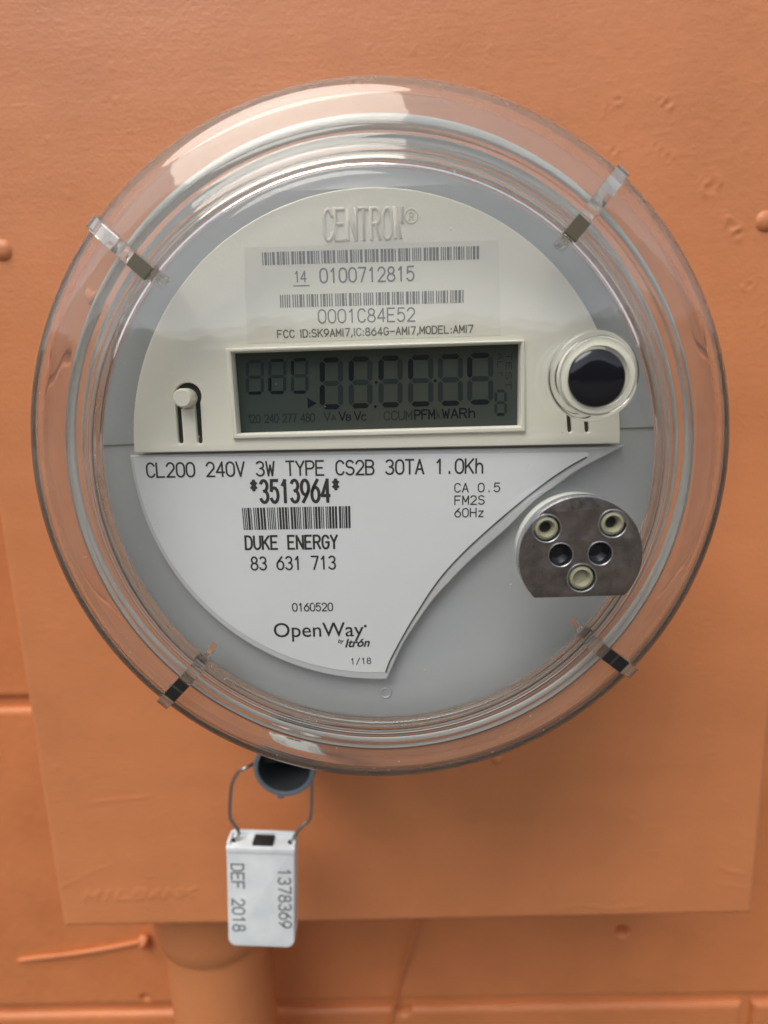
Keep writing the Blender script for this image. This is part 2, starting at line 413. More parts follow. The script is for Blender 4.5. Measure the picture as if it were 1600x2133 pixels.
def pane_mat(name, tint=(0.99, 0.99, 0.99), ior=1.55):
    """thin flat pane: straight-through light plus mirror reflection by Fresnel"""
    mt = bpy.data.materials.new(name); mt.use_nodes = True; t = mt.node_tree
    t.nodes.remove(t.nodes['Principled BSDF'])
    tr = t.nodes.new('ShaderNodeBsdfTransparent'); tr.inputs[0].default_value = (*tint, 1)
    gl = t.nodes.new('ShaderNodeBsdfGlossy'); gl.inputs['Roughness'].default_value = 0.02; gl.inputs['Color'].default_value = (1, 1, 1, 1)
    fr = t.nodes.new('ShaderNodeFresnel'); fr.inputs[0].default_value = ior
    mx = t.nodes.new('ShaderNodeMixShader'); ge = t.nodes.new('ShaderNodeNewGeometry'); mi = t.nodes.new('ShaderNodeMix')
    mi.inputs[2].default_value = ior; mi.inputs[3].default_value = 1 / ior      # a thin sheet reflects alike from both sides
    t.links.new(ge.outputs['Backfacing'], mi.inputs[0]); t.links.new(mi.outputs[0], fr.inputs[0])
    t.links.new(fr.outputs[0], mx.inputs[0]); t.links.new(tr.outputs[0], mx.inputs[1]); t.links.new(gl.outputs[0], mx.inputs[2])
    t.links.new(mx.outputs[0], t.nodes['Material Output'].inputs['Surface'])
    return mt
M['glass'] = glass_mat('clear_polycarbonate', (0.975, 0.965, 0.945), 1.58, 0.0, 0.04)
M['clear'] = glass_mat('clear_acrylic', (0.98, 0.98, 0.97), 1.5, 0.0, 0.02)
M['pane'] = pane_mat('clear_pane')

# ------------------------------------------------------------------ distances from the camera (metres along y)
D_PANE, D_FACE, D_LABEL, D_DISC, D_BOX, D_WALL = 0.135, 0.150, 0.1515, 0.1545, 0.255, 0.372

# ------------------------------------------------------------------ ground (out of frame; it lights and is mirrored in the cover)
g = mesh('ground', [(-400, -600, -1.45), (400, -600, -1.45), (400, 0.6, -1.45), (-400, 0.6, -1.45)], [(0, 1, 2, 3)], M['ground'])
tag(g, kind='structure')

# added wooded rise, unseen behind the camera: blocks low sky and darkens reflections
V, F = [], []; nh = 240
rh = np.random.default_rng(2); ph = rh.uniform(0, 6.28, 12)
for i in range(nh + 1):
    a = -1.9 + 3.8 * i / nh; d_ = 62 + 4 * math.sin(a * 3 + ph[0])
    top = 17.5 + 1.2 * math.sin(a * 5 + ph[1]) + 1.0 * math.sin(a * 13 + ph[2]) + 0.35 * math.sin(a * 37 + ph[3]) + 0.3 * math.sin(a * 83 + ph[4])
    for k, (dd, zz) in enumerate(((d_ - 10, -1.5), (d_ - 6, top * 0.35), (d_, top * 0.8), (d_ + 6, top), (d_ + 40, top * 1.02))): V.append((dd * math.sin(a), -dd * math.cos(a), zz))
for i in range(nh):
    for k in range(4): F.append((5 * i + k, 5 * i + k + 1, 5 * i + k + 6, 5 * i + k + 5))
tag(mesh('horizon_blocker', V, F, M['blocker'], None, 60), kind='structure')

# ------------------------------------------------------------------ concrete block wall
J1 = W(25, 1466, D_WALL)[1]; J2 = W(20, 2108, D_WALL)[1]
COURSE = J1 - J2; JOINT = 0.0075; BLK = COURSE * 2.5
wall = mesh('wall', [(-1.2, D_WALL + 0.018, -1.45), (1.2, D_WALL + 0.018, -1.45), (1.2, D_WALL + 0.018, 0.9), (-1.2, D_WALL + 0.018, 0.9),
                     (-1.2, D_WALL + 0.2, -1.45), (1.2, D_WALL + 0.2, -1.45), (1.2, D_WALL + 0.2, 0.9), (-1.2, D_WALL + 0.2, 0.9)],
            [(0, 1, 2, 3), (5, 4, 7, 6), (4, 0, 3, 7), (1, 5, 6, 2), (3, 2, 6, 7)], M['wall_paint'])
tag(wall, 'orange painted concrete block wall behind the meter box', 'wall')
rng = np.random.default_rng(5)
def smooth_noise(x, z, scale, seed):
    r = np.random.default_rng(seed); out = np.zeros_like(x)
    for k in range(7):
        a = r.uniform(0, 2 * np.pi); f = scale * r.uniform(0.5, 1.8); out += np.sin((x * np.cos(a) + z * np.sin(a)) * f + r.uniform(0, 6.28)) / 7
    return out
PITS = [(W(1296, 1941, D_WALL), 0.0036, 0.012), (W(840, 2102, D_WALL), 0.0055, 0.014), (W(302, 2080, D_WALL), 0.003, 0.003), (W(1558, 2088, D_WALL), 0.004, -0.003), (W(1102, 2092, D_WALL), 0.002, 0.002)]
def block(x0, x1, z0, z1, fine):
    st = 0.0012 if fine else 0.02
    r = 0.004
    def axis(a, b):
        t = np.linspace(0, 1, 6)
        n = max(3, int((b - a - 2 * r) / st))
        lo = a + r - r * np.cos(t * np.pi / 2); dl = r - r * np.sin(t * np.pi / 2)
        mid = np.linspace(a + r, b - r, n + 1)[1:-1]
        xs = np.r_[a, lo, mid, (a + b) - lo[::-1], b]; ds = np.r_[0.012, dl, np.zeros(len(mid)), dl[::-1], 0.012]
        return xs, ds
    xs, dx = axis(x0, x1); zs, dz = axis(z0, z1)
    X, Z = np.meshgrid(xs, zs); Y = np.maximum(*np.meshgrid(dx, dz)) + D_WALL
    if fine:
        Y = Y + 0.0006 * smooth_noise(X, Z, 120, 3) + 0.00012 * smooth_noise(X, Z, 420, 4)
        for c, rr, dp in PITS:
            q = np.hypot(X - c[0], Z - c[1]) / rr; Y = Y + dp * np.exp(-q ** 4)
    V = np.c_[X.ravel(), Y.ravel(), Z.ravel()]; w = len(xs); h = len(zs)
    idx = np.arange(w * h).reshape(h, w)
    F = np.c_[idx[:-1, :-1].ravel(), idx[:-1, 1:].ravel(), idx[1:, 1:].ravel(), idx[1:, :-1].ravel()]
    return mesh('concrete_block', V.tolist(), F.tolist(), M['wall_paint'], wall, 60)
XJ = W(450, 2000, D_WALL)[0]; XJ2 = W(1556, 2115, D_WALL)[0]
for row in range(-1, 4):
    zt = J2 + COURSE * row; z0, z1 = zt - COURSE + JOINT / 2, zt - JOINT / 2
    if row == -1: continue
    xj = XJ if row % 2 else XJ2 if row == 0 else XJ2 - 0.4 * BLK
    xs = [xj + BLK * k for k in (-2, -1, 0, 1)]
    for a, b in zip(xs, xs[1:]):
        vis = row in (0, 1, 2)
        if a > 0.45 or b < -0.45: continue
        block(a + JOINT / 2, b - JOINT / 2, z0, z1, vis)
        bm = bmesh.new(); box(bm, (b, D_WALL + 0.0105, (z0 + z1) / 2), JOINT + 0.002, 0.013, z1 - z0); from_bm('mortar_joint', bm, M['wall_paint'], wall)
    bm = bmesh.new(); box(bm, (0, D_WALL + 0.0105, zt), 1.6, 0.0128, JOINT + 0.002); from_bm('mortar_joint', bm, M['wall_paint'], wall)

# ------------------------------------------------------------------ meter box (painted steel cover)
XL = (W(125, 1925, D_BOX)[0] + W(20, 1200, D_BOX)[0]) / 2; XR = (W(1572, 1902, D_BOX)[0] + W(1597, 1560, D_BOX)[0]) / 2
ZB = (W(125, 1925, D_BOX)[1] + W(1572, 1902, D_BOX)[1]) / 2; ZT = 0.33; ZB -= 0.0018
bx = thing('meter_box', ((XL + XR) / 2, D_BOX, ZB), 'large orange painted steel meter box mounted on the block wall', 'meter box')
def box_axis(a, b, lo_side, hi_side, step):
    r = 0.0028; t = np.linspace(0, 1, 7)
    mid = np.linspace(a + r, b - r, int((b - a) / step))[1:-1]
    lo = a + r - r * np.cos(t[::1] * 0 + (1 - t) * np.pi / 2) ; lo = a + r - r * np.sin((1 - t) * np.pi / 2); dl = r - r * np.cos((1 - t) * np.pi / 2)
    hi = (a + b) - lo[::-1]; dh = dl[::-1]
    back = np.array([D_WALL - D_BOX + 0.002])
    return np.r_[a, lo, mid, hi, b], np.r_[back, dl, np.zeros(len(mid)), dh, back]
ZF = W(800, 0, D_BOX)[1] + 0.01
xs, dx = box_axis(XL, XR, 1, 1, 0.0009)
zs, dz = box_axis(ZB, ZT, 1, 1, 0.0009)
X, Z = np.meshgrid(xs, zs); Y = np.maximum(*np.meshgrid(dx, dz)) + D_BOX
flat = np.clip(1 - (Y - D_BOX) / 0.0025, 0, 1)
bulge = 0.0005 * smooth_noise(X, Z, 45, 11) + 0.00018 * smooth_noise(X, Z, 160, 12)
Y = Y + bulge * flat
# thick lumpy brushed paint towards the upper right corner
msk = np.clip((X + 0.9 * Z - 0.10) / 0.16, 0, 1) * flat
Y = Y - msk * (0.00016 * np.abs(smooth_noise(X, Z * 1.3, 620, 31)) + 0.00012 * np.abs(smooth_noise(X * 0.6, Z * 1.5, 1300, 32)))
# popped paint blisters: a ragged raised lip round a shallow crater
BL = [(1287, 207, 13), (1252, 236, 9), (1268, 222, 8), (1390, 217, 14), (1376, 207, 8), (1367, 305, 10), (1392, 327, 12), (1378, 316, 8), (1277, 315, 12), (1245, 275, 8),
      (1482, 390, 22), (1466, 375, 8), (1524, 470, 18), (1535, 488, 12), (1560, 595, 13), (1582, 676, 8), (1455, 405, 7), (1495, 150, 6), (230, 212, 9), (215, 205, 5),
      (100, 150, 4), (28, 145, 4), (405, 132, 4), (1290, 170, 5), (1330, 180, 4), (1240, 345, 6), (1050, 150, 5), (1440, 360, 6)]
rb = np.random.default_rng(8)
for px, py, r in BL:
    c = W(px, py, D_BOX); rr = r * D_BOX / FPX * 0.8
    a = np.arctan2(Z - c[1], X - c[0]); q = np.hypot(X - c[0], Z - c[1]) / rr
    ph = rb.uniform(0, 6.28, 4); rag = 1 + 0.22 * np.sin(2 * a + ph[0]) + 0.16 * np.sin(3 * a + ph[1]) + 0.1 * np.sin(5 * a + ph[2])
    q = q / rag
    lip = np.exp(-((q - 0.85) / 0.22) ** 2) * (0.62 + 0.38 * np.sin(a * 2 + ph[3]))
    Y = Y - (0.00042 * lip - 0.00022 * np.exp(-(q / 0.6) ** 2)) * min(1, r / 9)
# small dust nibs under the paint
for k in range(160):
    px, py = rb.uniform(20, 1590), rb.uniform(5, 700) if k % 2 else rb.uniform(1500, 1900)
    c = W(px, py, D_BOX); rr = rb.uniform(0.0003, 0.0009)
    i0, i1 = np.searchsorted(zs, (c[1] - 4 * rr, c[1] + 4 * rr)); j0, j1 = np.searchsorted(xs, (c[0] - 4 * rr, c[0] + 4 * rr))
    sl = (slice(i0, i1), slice(j0, j1))
    Y[sl] -= rb.uniform(0.0001, 0.0003) * np.exp(-((X[sl] - c[0]) ** 2 + (Z[sl] - c[1]) ** 2) / rr ** 2)
# runs and ridges of thick paint (pixel polylines, width px, height mm)
for pl, wd, ht in [([(120, 1852), (200, 1812), (235, 1800)], 8, .15), ([(185, 1672), (310, 1660)], 9, .18), ([(320, 1705), (350, 1690), (375, 1730)], 6, .1), ([(1150, 1897), (1210, 1885), (1260, 1893), (1340, 1888)], 9, .2),
                   ([(1500, 1805), (1520, 1815), (1545, 1820)], 10, .25), ([(1490, 1840), (1555, 1850)], 7, .15), ([(1350, 1724), (1385, 1722)], 5, .14), ([(1380, 1590), (1440, 1592)], 5, .1), ([(1340, 2072 - 300), (1380, 1774)], 5, .1),
                   ([(1290, 330), (1330, 420), (1420, 600)], 14, -.04)]:
    dm = np.full(X.shape, 9.0)
    for p, q in zip(pl, pl[1:]):
        a, b = W(*p, D_BOX), W(*q, D_BOX); e = b - a; t = np.clip(((X - a[0]) * e[0] + (Z - a[1]) * e[1]) / e.dot(e), 0, 1)
        dm = np.minimum(dm, np.hypot(X - a[0] - t * e[0], Z - a[1] - t * e[1]))
    Y = Y - ht * 0.001 * np.exp(-(dm / (wd * D_BOX / FPX * 0.5)) ** 2)
# maker's word pressed into the sheet, softened by paint
st, wid = strokes('MILBANK', False, 1.4)
A, B = W(176, 1876, D_BOX), W(402, 1868, D_BOX); e = B - A; L = np.linalg.norm(e); e /= L; nn = np.array([-e[1], e[0]]); sx = L / wid; sy = 24 * D_BOX / FPX / 6
i0, i1 = np.searchsorted(zs, (A[1] - 0.004, A[1] + 0.012)); j0, j1 = np.searchsorted(xs, (A[0] - 0.006, B[0] + 0.006)); sl = (slice(i0, i1), slice(j0, j1))
xx, zz = X[sl], Z[sl]; dm = np.full(xx.shape, 9.0)
for s in st:
    for p, q in zip(s, s[1:]):
        a = A + e * (p[0] + 0.25 * p[1]) * sx + nn * p[1] * sy; b = A + e * (q[0] + 0.25 * q[1]) * sx + nn * q[1] * sy; ee = b - a
        t = np.clip(((xx - a[0]) * ee[0] + (zz - a[1]) * ee[1]) / max(ee.dot(ee), 1e-12), 0, 1)
        dm = np.minimum(dm, np.hypot(xx - a[0] - t * ee[0], zz - a[1] - t * ee[1]))
Y[sl] -= 0.00032 * np.exp(-(dm / 0.0008) ** 2)
V = np.c_[X.ravel(), Y.ravel(), Z.ravel()]; w, h = len(xs), len(zs); idx = np.arange(w * h).reshape(h, w)
F = np.c_[idx[:-1, :-1].ravel(), idx[:-1, 1:].ravel(), idx[1:, 1:].ravel(), idx[1:, :-1].ravel()]
me = bpy.data.meshes.new('front_cover')
me.vertices.add(len(V)); me.vertices.foreach_set('co', V.ravel())
me.loops.add(F.size); me.loops.foreach_set('vertex_index', F.ravel().astype(np.int32))
me.polygons.add(len(F)); me.polygons.foreach_set('loop_start', np.arange(0, F.size, 4, dtype=np.int32))
me.update(calc_edges=True); me.materials.append(M['paint']); me.shade_smooth()
cover_box = link('front_cover', me, bx)
for px, py in ((4, 521), (1594, 461)):
    c = W(px, py, D_BOX)
    lathe('rivet', [(0, D_BOX - 0.0016), (0.0014, D_BOX - 0.0015), (0.0028, D_BOX - 0.0011), (0.0038, D_BOX - 0.0003), (0.0046, D_BOX + 0.0010)], c, M['paint'], bx, 24, 60)
# low collar where the cover opens for the meter
AX = np.array([-0.0036, -0.0169])
lathe('opening_collar', [(0.0835, D_BOX + 0.002), (0.0838, D_BOX - 0.002), (0.0846, D_BOX - 0.003), (0.0856, D_BOX - 0.002), (0.089, D_BOX + 0.0015)], AX, M['paint'], bx, 96, 60)
c = W(1036, 1580, D_BOX); lathe('dimple', [(0, D_BOX - 0.002), (0.0015, D_BOX - 0.0017), (0.0028, D_BOX - 0.0006), (0.0034, D_BOX + 0.001)], c, M['paint'], bx, 20, 60)

# ------------------------------------------------------------------ conduit below the box
DP = 0.318
pc = W(470, 2080, DP)[0]; prad = 124 * DP / FPX
cd = thing('conduit', (pc, DP, -1.45), 'thick orange painted conduit pipe running down from under the meter box', 'pipe')
def vlathe(name, prof, x, y, mat, parent, n=48):
    bm = bmesh.new(); rings = [[bm.verts.new((x + r * math.cos(2 * math.pi * k / n), y + r * math.sin(2 * math.pi * k / n), z)) for k in range(n)] for r, z in prof]
    for a, b in zip(rings, rings[1:]):
        for k in range(n): bm.faces.new((a[k], a[(k + 1) % n], b[(k + 1) % n], b[k]))
    return from_bm(name, bm, mat, parent, 40)
zh = W(470, 2012, DP - prad)[1]
vlathe('pipe', [(prad, -1.45), (prad, zh + 0.004)], pc, DP, M['pipe_paint'], cd)
vlathe('hub', [(prad + 0.0003, zh - 0.001), (prad + 0.002, zh + 0.0), (prad + 0.0036, zh + 0.002), (prad + 0.0046, zh + 0.010), (prad + 0.0054, zh + 0.014), (prad + 0.0062, ZB + 0.006)], pc, DP, M['pipe_paint'], cd)

# ------------------------------------------------------------------ painted stub of wire and thin cable on the wall
dn = D_WALL - 0.0012
wsb = thing('wire_stub', W3(300, 1960, D_WALL), 'orange painted stub of wire with a knobbly end lying across the wall beside the conduit', 'wire')
tube('wire', [W3(38, 2000, dn), W3(70, 1996, dn), W3(160, 1985, dn - 0.001), W3(240, 1972, dn), W3(305, 1958, dn)], lambda t: 0.0011 + 0.0005 * min(1, t * 8), M['wall_paint'], wsb, 12)
bm = bmesh.new(); bmesh.ops.create_icosphere(bm, subdivisions=3, radius=1.0)
for v in bm.verts:
    f = 1 + 0.18 * math.sin(v.co.x * 4 + 1) * math.cos(v.co.z * 5); p = W3(300, 1962, D_WALL - 0.004)
    v.co = p + Vector((v.co.x * 0.0036 * f, v.co.y * 0.004 * f, v.co.z * 0.0056 * f))
from_bm('knob', bm, M['wall_paint'], wsb, 180)
cb = tube('cable', [W3(872, 1915, D_WALL - 0.012), W3(862, 1950, D_WALL - 0.009), W3(840, 2020, D_WALL - 0.004), W3(824, 2080, D_WALL - 0.002), W3(812, 2140, D_WALL - 0.002), W3(804, 2190, D_WALL - 0.002)], 0.0011, M['wall_paint'], None, 8)
tag(cb, 'thin painted cable hanging down the wall to the right of the conduit', 'cable')

# ================================================================== electricity meter
mt_root = thing('electricity_meter', (AX[0], D_BOX, AX[1]), 'round electricity meter with grey and cream face under a clear dome', 'electricity meter')
mm = 0.001
# --- grey housing disc and body
lathe('housing', [(0, D_DISC), (0.055, D_DISC), (0.0694, D_DISC + 0.0002), (0.0706, D_DISC + 0.0007), (0.0711, D_DISC + 0.0018), (0.0711, D_DISC + 0.02), (0.0695, D_BOX - 0.02), (0.0695, D_BOX + 0.01)], AX, M['grey'], mt_root, 160)
housing = bpy.context.scene.objects['housing']
CF = np.array([-0.0281, -0.0959]) * D_FACE; RF = 0.3893 * D_FACE      # cream face circle
# --- two solid grey rings imitating the disc refracted in the cover, thicker towards the top
def refraction_band(rc_, y, wtop, wside, wbot):
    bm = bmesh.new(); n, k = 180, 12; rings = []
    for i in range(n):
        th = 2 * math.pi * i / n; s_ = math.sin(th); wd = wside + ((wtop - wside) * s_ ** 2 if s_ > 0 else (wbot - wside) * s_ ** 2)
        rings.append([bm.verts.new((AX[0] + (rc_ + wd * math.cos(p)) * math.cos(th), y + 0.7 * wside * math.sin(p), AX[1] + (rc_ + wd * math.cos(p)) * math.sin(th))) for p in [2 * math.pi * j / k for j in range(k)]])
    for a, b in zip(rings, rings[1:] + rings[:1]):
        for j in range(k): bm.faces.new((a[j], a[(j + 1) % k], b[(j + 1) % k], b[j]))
    return from_bm('refraction_ring', bm, M['refraction_band'], housing, 180)
refraction_band(0.0715, 0.1500, 0.0017, 0.0006, 0.0007)
refraction_band(0.0742, 0.1480, 0.0017, 0.0009, 0.0014)
# --- upper trim ring (half ring above the seam)
zs1 = W(230, 922, D_DISC)[1]; zs2 = W(1360, 894, D_DISC)[1]; zseam = (zs1 + zs2) / 2
ro, ri = 0.0704, RF + 0.0012
CD = CF * D_DISC / D_FACE
a_o = math.asin((zseam - AX[1]) / ro); a_i = math.asin((zseam - CD[1]) / ri)
outer = circle(AX, ro, 120, a_o, math.pi - a_o, True); inner = circle(CD, ri, 120, math.pi - a_i, a_i, True)
plate('trim_ring', [outer + inner], D_DISC - 0.0006, 0.0005, M['grey'], mt_root, 0.0002, 1)
# --- cream face plate with display opening and two keyhole slots
pb_l, pb_r = W(276, 944, D_FACE), W(1303, 924, D_FACE)
aL = math.atan2(pb_l[1] - CF[1], pb_l[0] - CF[0]) % (2 * math.pi); aR = math.atan2(pb_r[1] - CF[1], pb_r[0] - CF[0])
face_out = circle(CF, RF, 140, aR, aL, True)
lcd_px = [(484, 735), (1084, 715), (1082, 887), (497, 903)]
lcd_hole = [W(*p, D_FACE) for p in lcd_px]
def keyhole(cx, cy, r, xl, xr, w, yb):
    """circle with two slots hanging from it, pixel coordinates"""
    def on(x, side=1): return cy + side * math.sqrt(max(r * r - (x - cx) ** 2, 0))
    L = []
    xl0, xl1, xr0, xr1 = xl - w / 2, xl + w / 2, xr - w / 2, xr + w / 2
    sh = 5
    L += [(xl0, on(xl0)), (xl0 + sh, yb)] + [(xl + sh - w / 2 * math.cos(t), yb + w / 2 * math.sin(t)) for t in np.linspace(0, math.pi, 7)[1:-1]] + [(xl1 + sh, yb), (xl1, on(xl1))]
    L += [(xr0, on(xr0)), (xr0 + sh, yb)] + [(xr + sh - w / 2 * math.cos(t), yb + w / 2 * math.sin(t)) for t in np.linspace(0, math.pi, 7)[1:-1]] + [(xr1 + sh, yb)]
    a0 = math.atan2(on(xr1) - cy, xr1 - cx); a1 = math.atan2(on(xl0) - cy, xl0 - cx) - 2 * math.pi
    L += [(cx + r * math.cos(a), cy + r * math.sin(a)) for a in np.linspace(a0, a1, 28)[:-1]]
    return L
kh = [keyhole(390, 826, 29, 371, 411, 11, 919), keyhole(1204, 806, 29, 1183, 1219, 10, 896)]
holes = [[W(*p, D_FACE) for p in k] for k in kh]
face = plate('face_plate', [face_out, lcd_hole] + holes, D_FACE, 0.0036, M['cream'], mt_root, 0.00035, 3)
# raised rim line just inside the plate edge
rim_o = circle(CF, RF - 0.0012, 140, aR + 0.02, aL - 0.02, True); rim_i = circle(CF, RF - 0.0017, 140, aL - 0.021, aR + 0.021, True)
# bezel round the display
def rect_px(x0, y0, x1, y1, x2, y2, x3, y3): return [W(x0, y0, D_FACE), W(x1, y1, D_FACE), W(x2, y2, D_FACE), W(x3, y3, D_FACE)]
plate('display_bezel', [rect_px(471, 726, 1092, 708, 1094, 899, 487, 914), rect_px(483, 734, 1085, 714, 1083, 888, 496, 904)], D_FACE - 0.0009, 0.0012, M['cream'], face, 0.00042, 3)
# display
DL = D_FACE + 0.0026
lcd = plate('display', [[W(p[0], p[1], DL) for p in ((470, 722), (1100, 700), (1100, 905), (480, 920))]], DL, 0.0008, M['lcd'], mt_root, 0)
def q2(x, y): return (470 + x / 2.5, 700 + y / 2.5)
def seg_poly(p, q, t):
    p, q = np.array(p, float), np.array(q, float); e = (q - p) / np.linalg.norm(q - p); n = np.array([-e[1], e[0]])
    return [p, p + e * t / 2 + n * t / 2, q - e * t / 2 + n * t / 2, q, q - e * t / 2 - n * t / 2, p + e * t / 2 - n * t / 2]
def digit(x0, x1, y0, y1, t, darkset, dy=0):
    g = t * 0.16; xa, xb = x0 + t / 2, x1 - t / 2; ya, yb = y0 + t / 2, y1 - t / 2; ym = (ya + yb) / 2; k = -(xb - xa) * 0.02
    S = {'a': ((xa + g, ya), (xb - g, ya + k)), 'g': ((xa + g, ym), (xb - g, ym + k)), 'd': ((xa + g, yb), (xb - g, yb + k)),
         'f': ((xa, ya + g), (xa, ym - g)), 'e': ((xa, ym + g), (xa, yb - g)), 'b': ((xb, ya + g + k), (xb, ym - g + k)), 'c': ((xb, ym + g + k), (xb, yb - g + k))}
    V, F, mi = [], [], []
    for s, (p, q) in S.items():
        b = len(V)
        for r_ in seg_poly(p, q, t): w = W(*q2(*r_), DL); V.append((w[0], DL - 0.00005, w[1]))
        F.append(tuple(range(b, b + 6))); mi.append(0 if s in darkset else 1)
    o = mesh('digit', V, F, M['seg_dark'], lcd); o.data.materials.append(M['seg_faint'])
    for f, i in zip(o.data.polygons, mi): f.material_index = i
    return o
for (x0, x1, y0, y1), dk in zip([(105, 200, 124, 306), (222, 316, 119, 303), (340, 432, 115, 301)], ['d', 'aed', 'adf']): digit(x0, x1, y0, y1, 17, dk)
for (x0, x1, y0, y1), dk in zip([(490, 612, 112, 382), (641, 765, 107, 377), (796, 922, 102, 372), (950, 1082, 98, 368), (1105, 1236, 94, 364), (1258, 1394, 88, 358)],
                                ['afed', 'afd', 'afd', 'afd', 'ad', 'afd']): digit(x0, x1, y0, y1, 27, dk)
digit(1400, 1465, 279, 416, 15, 'd')
quads('decimal_marks', [[q2(x + 8 * math.cos(a), y + 8 * math.sin(a)) for a in np.linspace(0, 2 * math.pi, 9)[:-1]] for x, y in ((784, 241), (780, 367), (1092, 232))], DL, M['seg_dark'], lcd)
quads('arrow_mark', [[q2(426, 322), q2(474, 349), q2(428, 378)]], DL, M['seg_dark'], lcd)
text('lettering', '120 240 277 480', q2(122, 452), q2(464, 445), 16, DL, 0.9, M['seg_faint'], lcd, True, 1.2)
for s, sub, x in (('V', 'A', 514), ('V', 'B', 592), ('V', 'C', 672)):
    mat = M['seg_faint'] if x == 514 else M['seg_dark']
    text('lettering', s, q2(x, 444 - x * 0.008), q2(x + 32, 443.5 - x * 0.008), 17, DL, 0.9, mat, lcd)
    text('lettering', sub, q2(x + 38, 444 - x * 0.008), q2(x + 60, 443.5 - x * 0.008), 11, DL, 1.1, mat, lcd)
text('lettering', 'CCUM', q2(826, 438), q2(970, 434), 17, DL, 0.9, M['seg_faint'], lcd, False, 1.2)
text('lettering', 'PFM', q2(986, 433), q2(1088, 430), 18, DL, 1.0, M['seg_dark'], lcd, False, 1.2)
text('lettering', 'k', q2(1100, 429), q2(1120, 428), 16, DL, 0.9, M['seg_faint'], lcd)
text('lettering', 'WARh', q2(1130, 428), q2(1300, 423), 18, DL, 1.0, M['seg_dark'], lcd, False, 1.2)
text('lettering', 'TEST', q2(1462, 88), q2(1458, 272), 11, DL, 1.0, M['seg_faint'], lcd, False, 1.5)
text('lettering', 'ALT', q2(1418, 90), q2(1415, 208), 9, DL, 1.0, M['seg_faint'], lcd, False, 1.5)
# dark sheets standing in for shade in the slots, and release knob
for k, nm in zip(kh, 'ab'):
    xs_ = [p[0] for p in k]; ys_ = [p[1] for p in k]; dd = D_FACE + 0.0013
    plate('slot_shade', [[W(x, y, dd) for x, y in ((min(xs_) - 12, min(ys_) - 12), (max(xs_) + 12, min(ys_) - 12), (max(xs_) + 12, max(ys_) + 10), (min(xs_) - 12, max(ys_) + 10))]], dd, 0.0004, M['dark'], face, 0)
ck = W(388, 829, D_FACE); rk = 19.5 * D_FACE / FPX
knob = lathe('release_knob', [(0, D_FACE - 0.0032), (rk * 0.82, D_FACE - 0.0032), (rk * 0.95, D_FACE - 0.0029), (rk, D_FACE - 0.0024), (rk * 1.04, D_FACE + 0.0033)], ck, M['cream'], mt_root, 40)
plate('tongue', [[W(x, y, D_FACE + 0.0006) for x, y in ((379, 828), (405, 828), (408, 866), (380, 866))]], D_FACE + 0.0006, 0.002, M['cream'], knob, 0.0002)
# --- etched sheet and printing on the face plate
DS = D_FACE - 0.00005
plate('identity_sheet', [[W(x, y, D_FACE) for x, y in ((508, 516), (1038, 500), (1043, 698), (515, 716))]], DS, 0.00004, M['sheet'], face, 0)
E_ = M['etch']
barcode('barcode', (545.6, 525.6), (998, 512.5), (998, 540), (547, 552.6), DS, E_, face, 3, 15)
barcode('barcode', (583, 614.5), (965.6, 604), (965.6, 630.6), (584, 641), DS, E_, face, 4, 13)
text('lettering', '0100712815', (667.5, 589), (862.5, 584.5), 26, DS, 0.72, E_, face, False, 1.4)
text('lettering', '14', (614, 587.5), (638, 587), 19.5, DS, 0.75, E_, face, False, 1.1)
quads('underline', [[(611, 597), (645, 596), (645, 593.5), (611, 594.5)]], DS, E_, face)
text('lettering', '0001C84E52', (664, 673), (864, 668.5), 25, DS, 0.62, E_, face, False, 1.4)
text('lettering', 'FCC ID:SK9AMI7,IC:864G-AMI7,MODEL:AMI7', (578.6, 703.7), (985, 692.5), 14, DS, 0.95, E_, face, True, 1.5)
# raised word on the face plate: rounded bead strokes
def bead_word(name, st, A, B, wid, h, d, w, ht, mat, parent):
    e = B - A; L = np.linalg.norm(e); e = e / L; n = np.array([-e[1], e[0]]); sx = L / wid; sy = h / 6
    V, F = [], []
    for i, p in enumerate(st):
        q = [np.array((x * sx, y * sy)) for x, y in p]
        Vs = []
        for off, z in ((w, 0), (w * 0.72, ht * 0.75), (w * 0.3, ht)):
            v, f = [], []; ribbon(q, off * 2, z, v, f); Vs.append(v)
        b = len(V); npt = len(Vs[0]) // 2; closed = np.linalg.norm(q[0] - q[-1]) < 1e-9
        order = [(0, 0), (1, 0), (2, 0), (2, 1), (1, 1), (0, 1)]
        for k in range(npt):
            for ring, side in order: V.append(Vs[ring][2 * k + side])
        for k in range(npt if closed else npt - 1):
            k2 = (k + 1) % npt
            for j in range(5): F.append((b + 6 * k + j, b + 6 * k + j + 1, b + 6 * k2 + j + 1, b + 6 * k2 + j))
        if not closed: F.append(tuple(b + j for j in range(6))); F.append(tuple(b + 6 * (npt - 1) + j for j in range(6)))
    vs = [(A[0] + e[0] * x + n[0] * y, d - z, A[1] + e[1] * x + n[1] * y) for x, y, z in V]
    return mesh(name, vs, F, mat, parent, 70)
st, wid = strokes('CENTRO', False, 1.7)
x0 = wid + 1.7
st += [[(x0 + 0.2, 0.2), (x0 + 0.2, 6), (x0 + 2.6, 0.2)], [(x0 + 3.4, 6), (x0 + 3.4, 3.2)]]
bead_word('raised_word', st, W(676, 501, D_FACE), W(838, 497, D_FACE), x0 + 3.4, 56 * D_FACE / FPX, D_FACE + 0.00002, 0.00042, 0.00045, M['cream'], face)
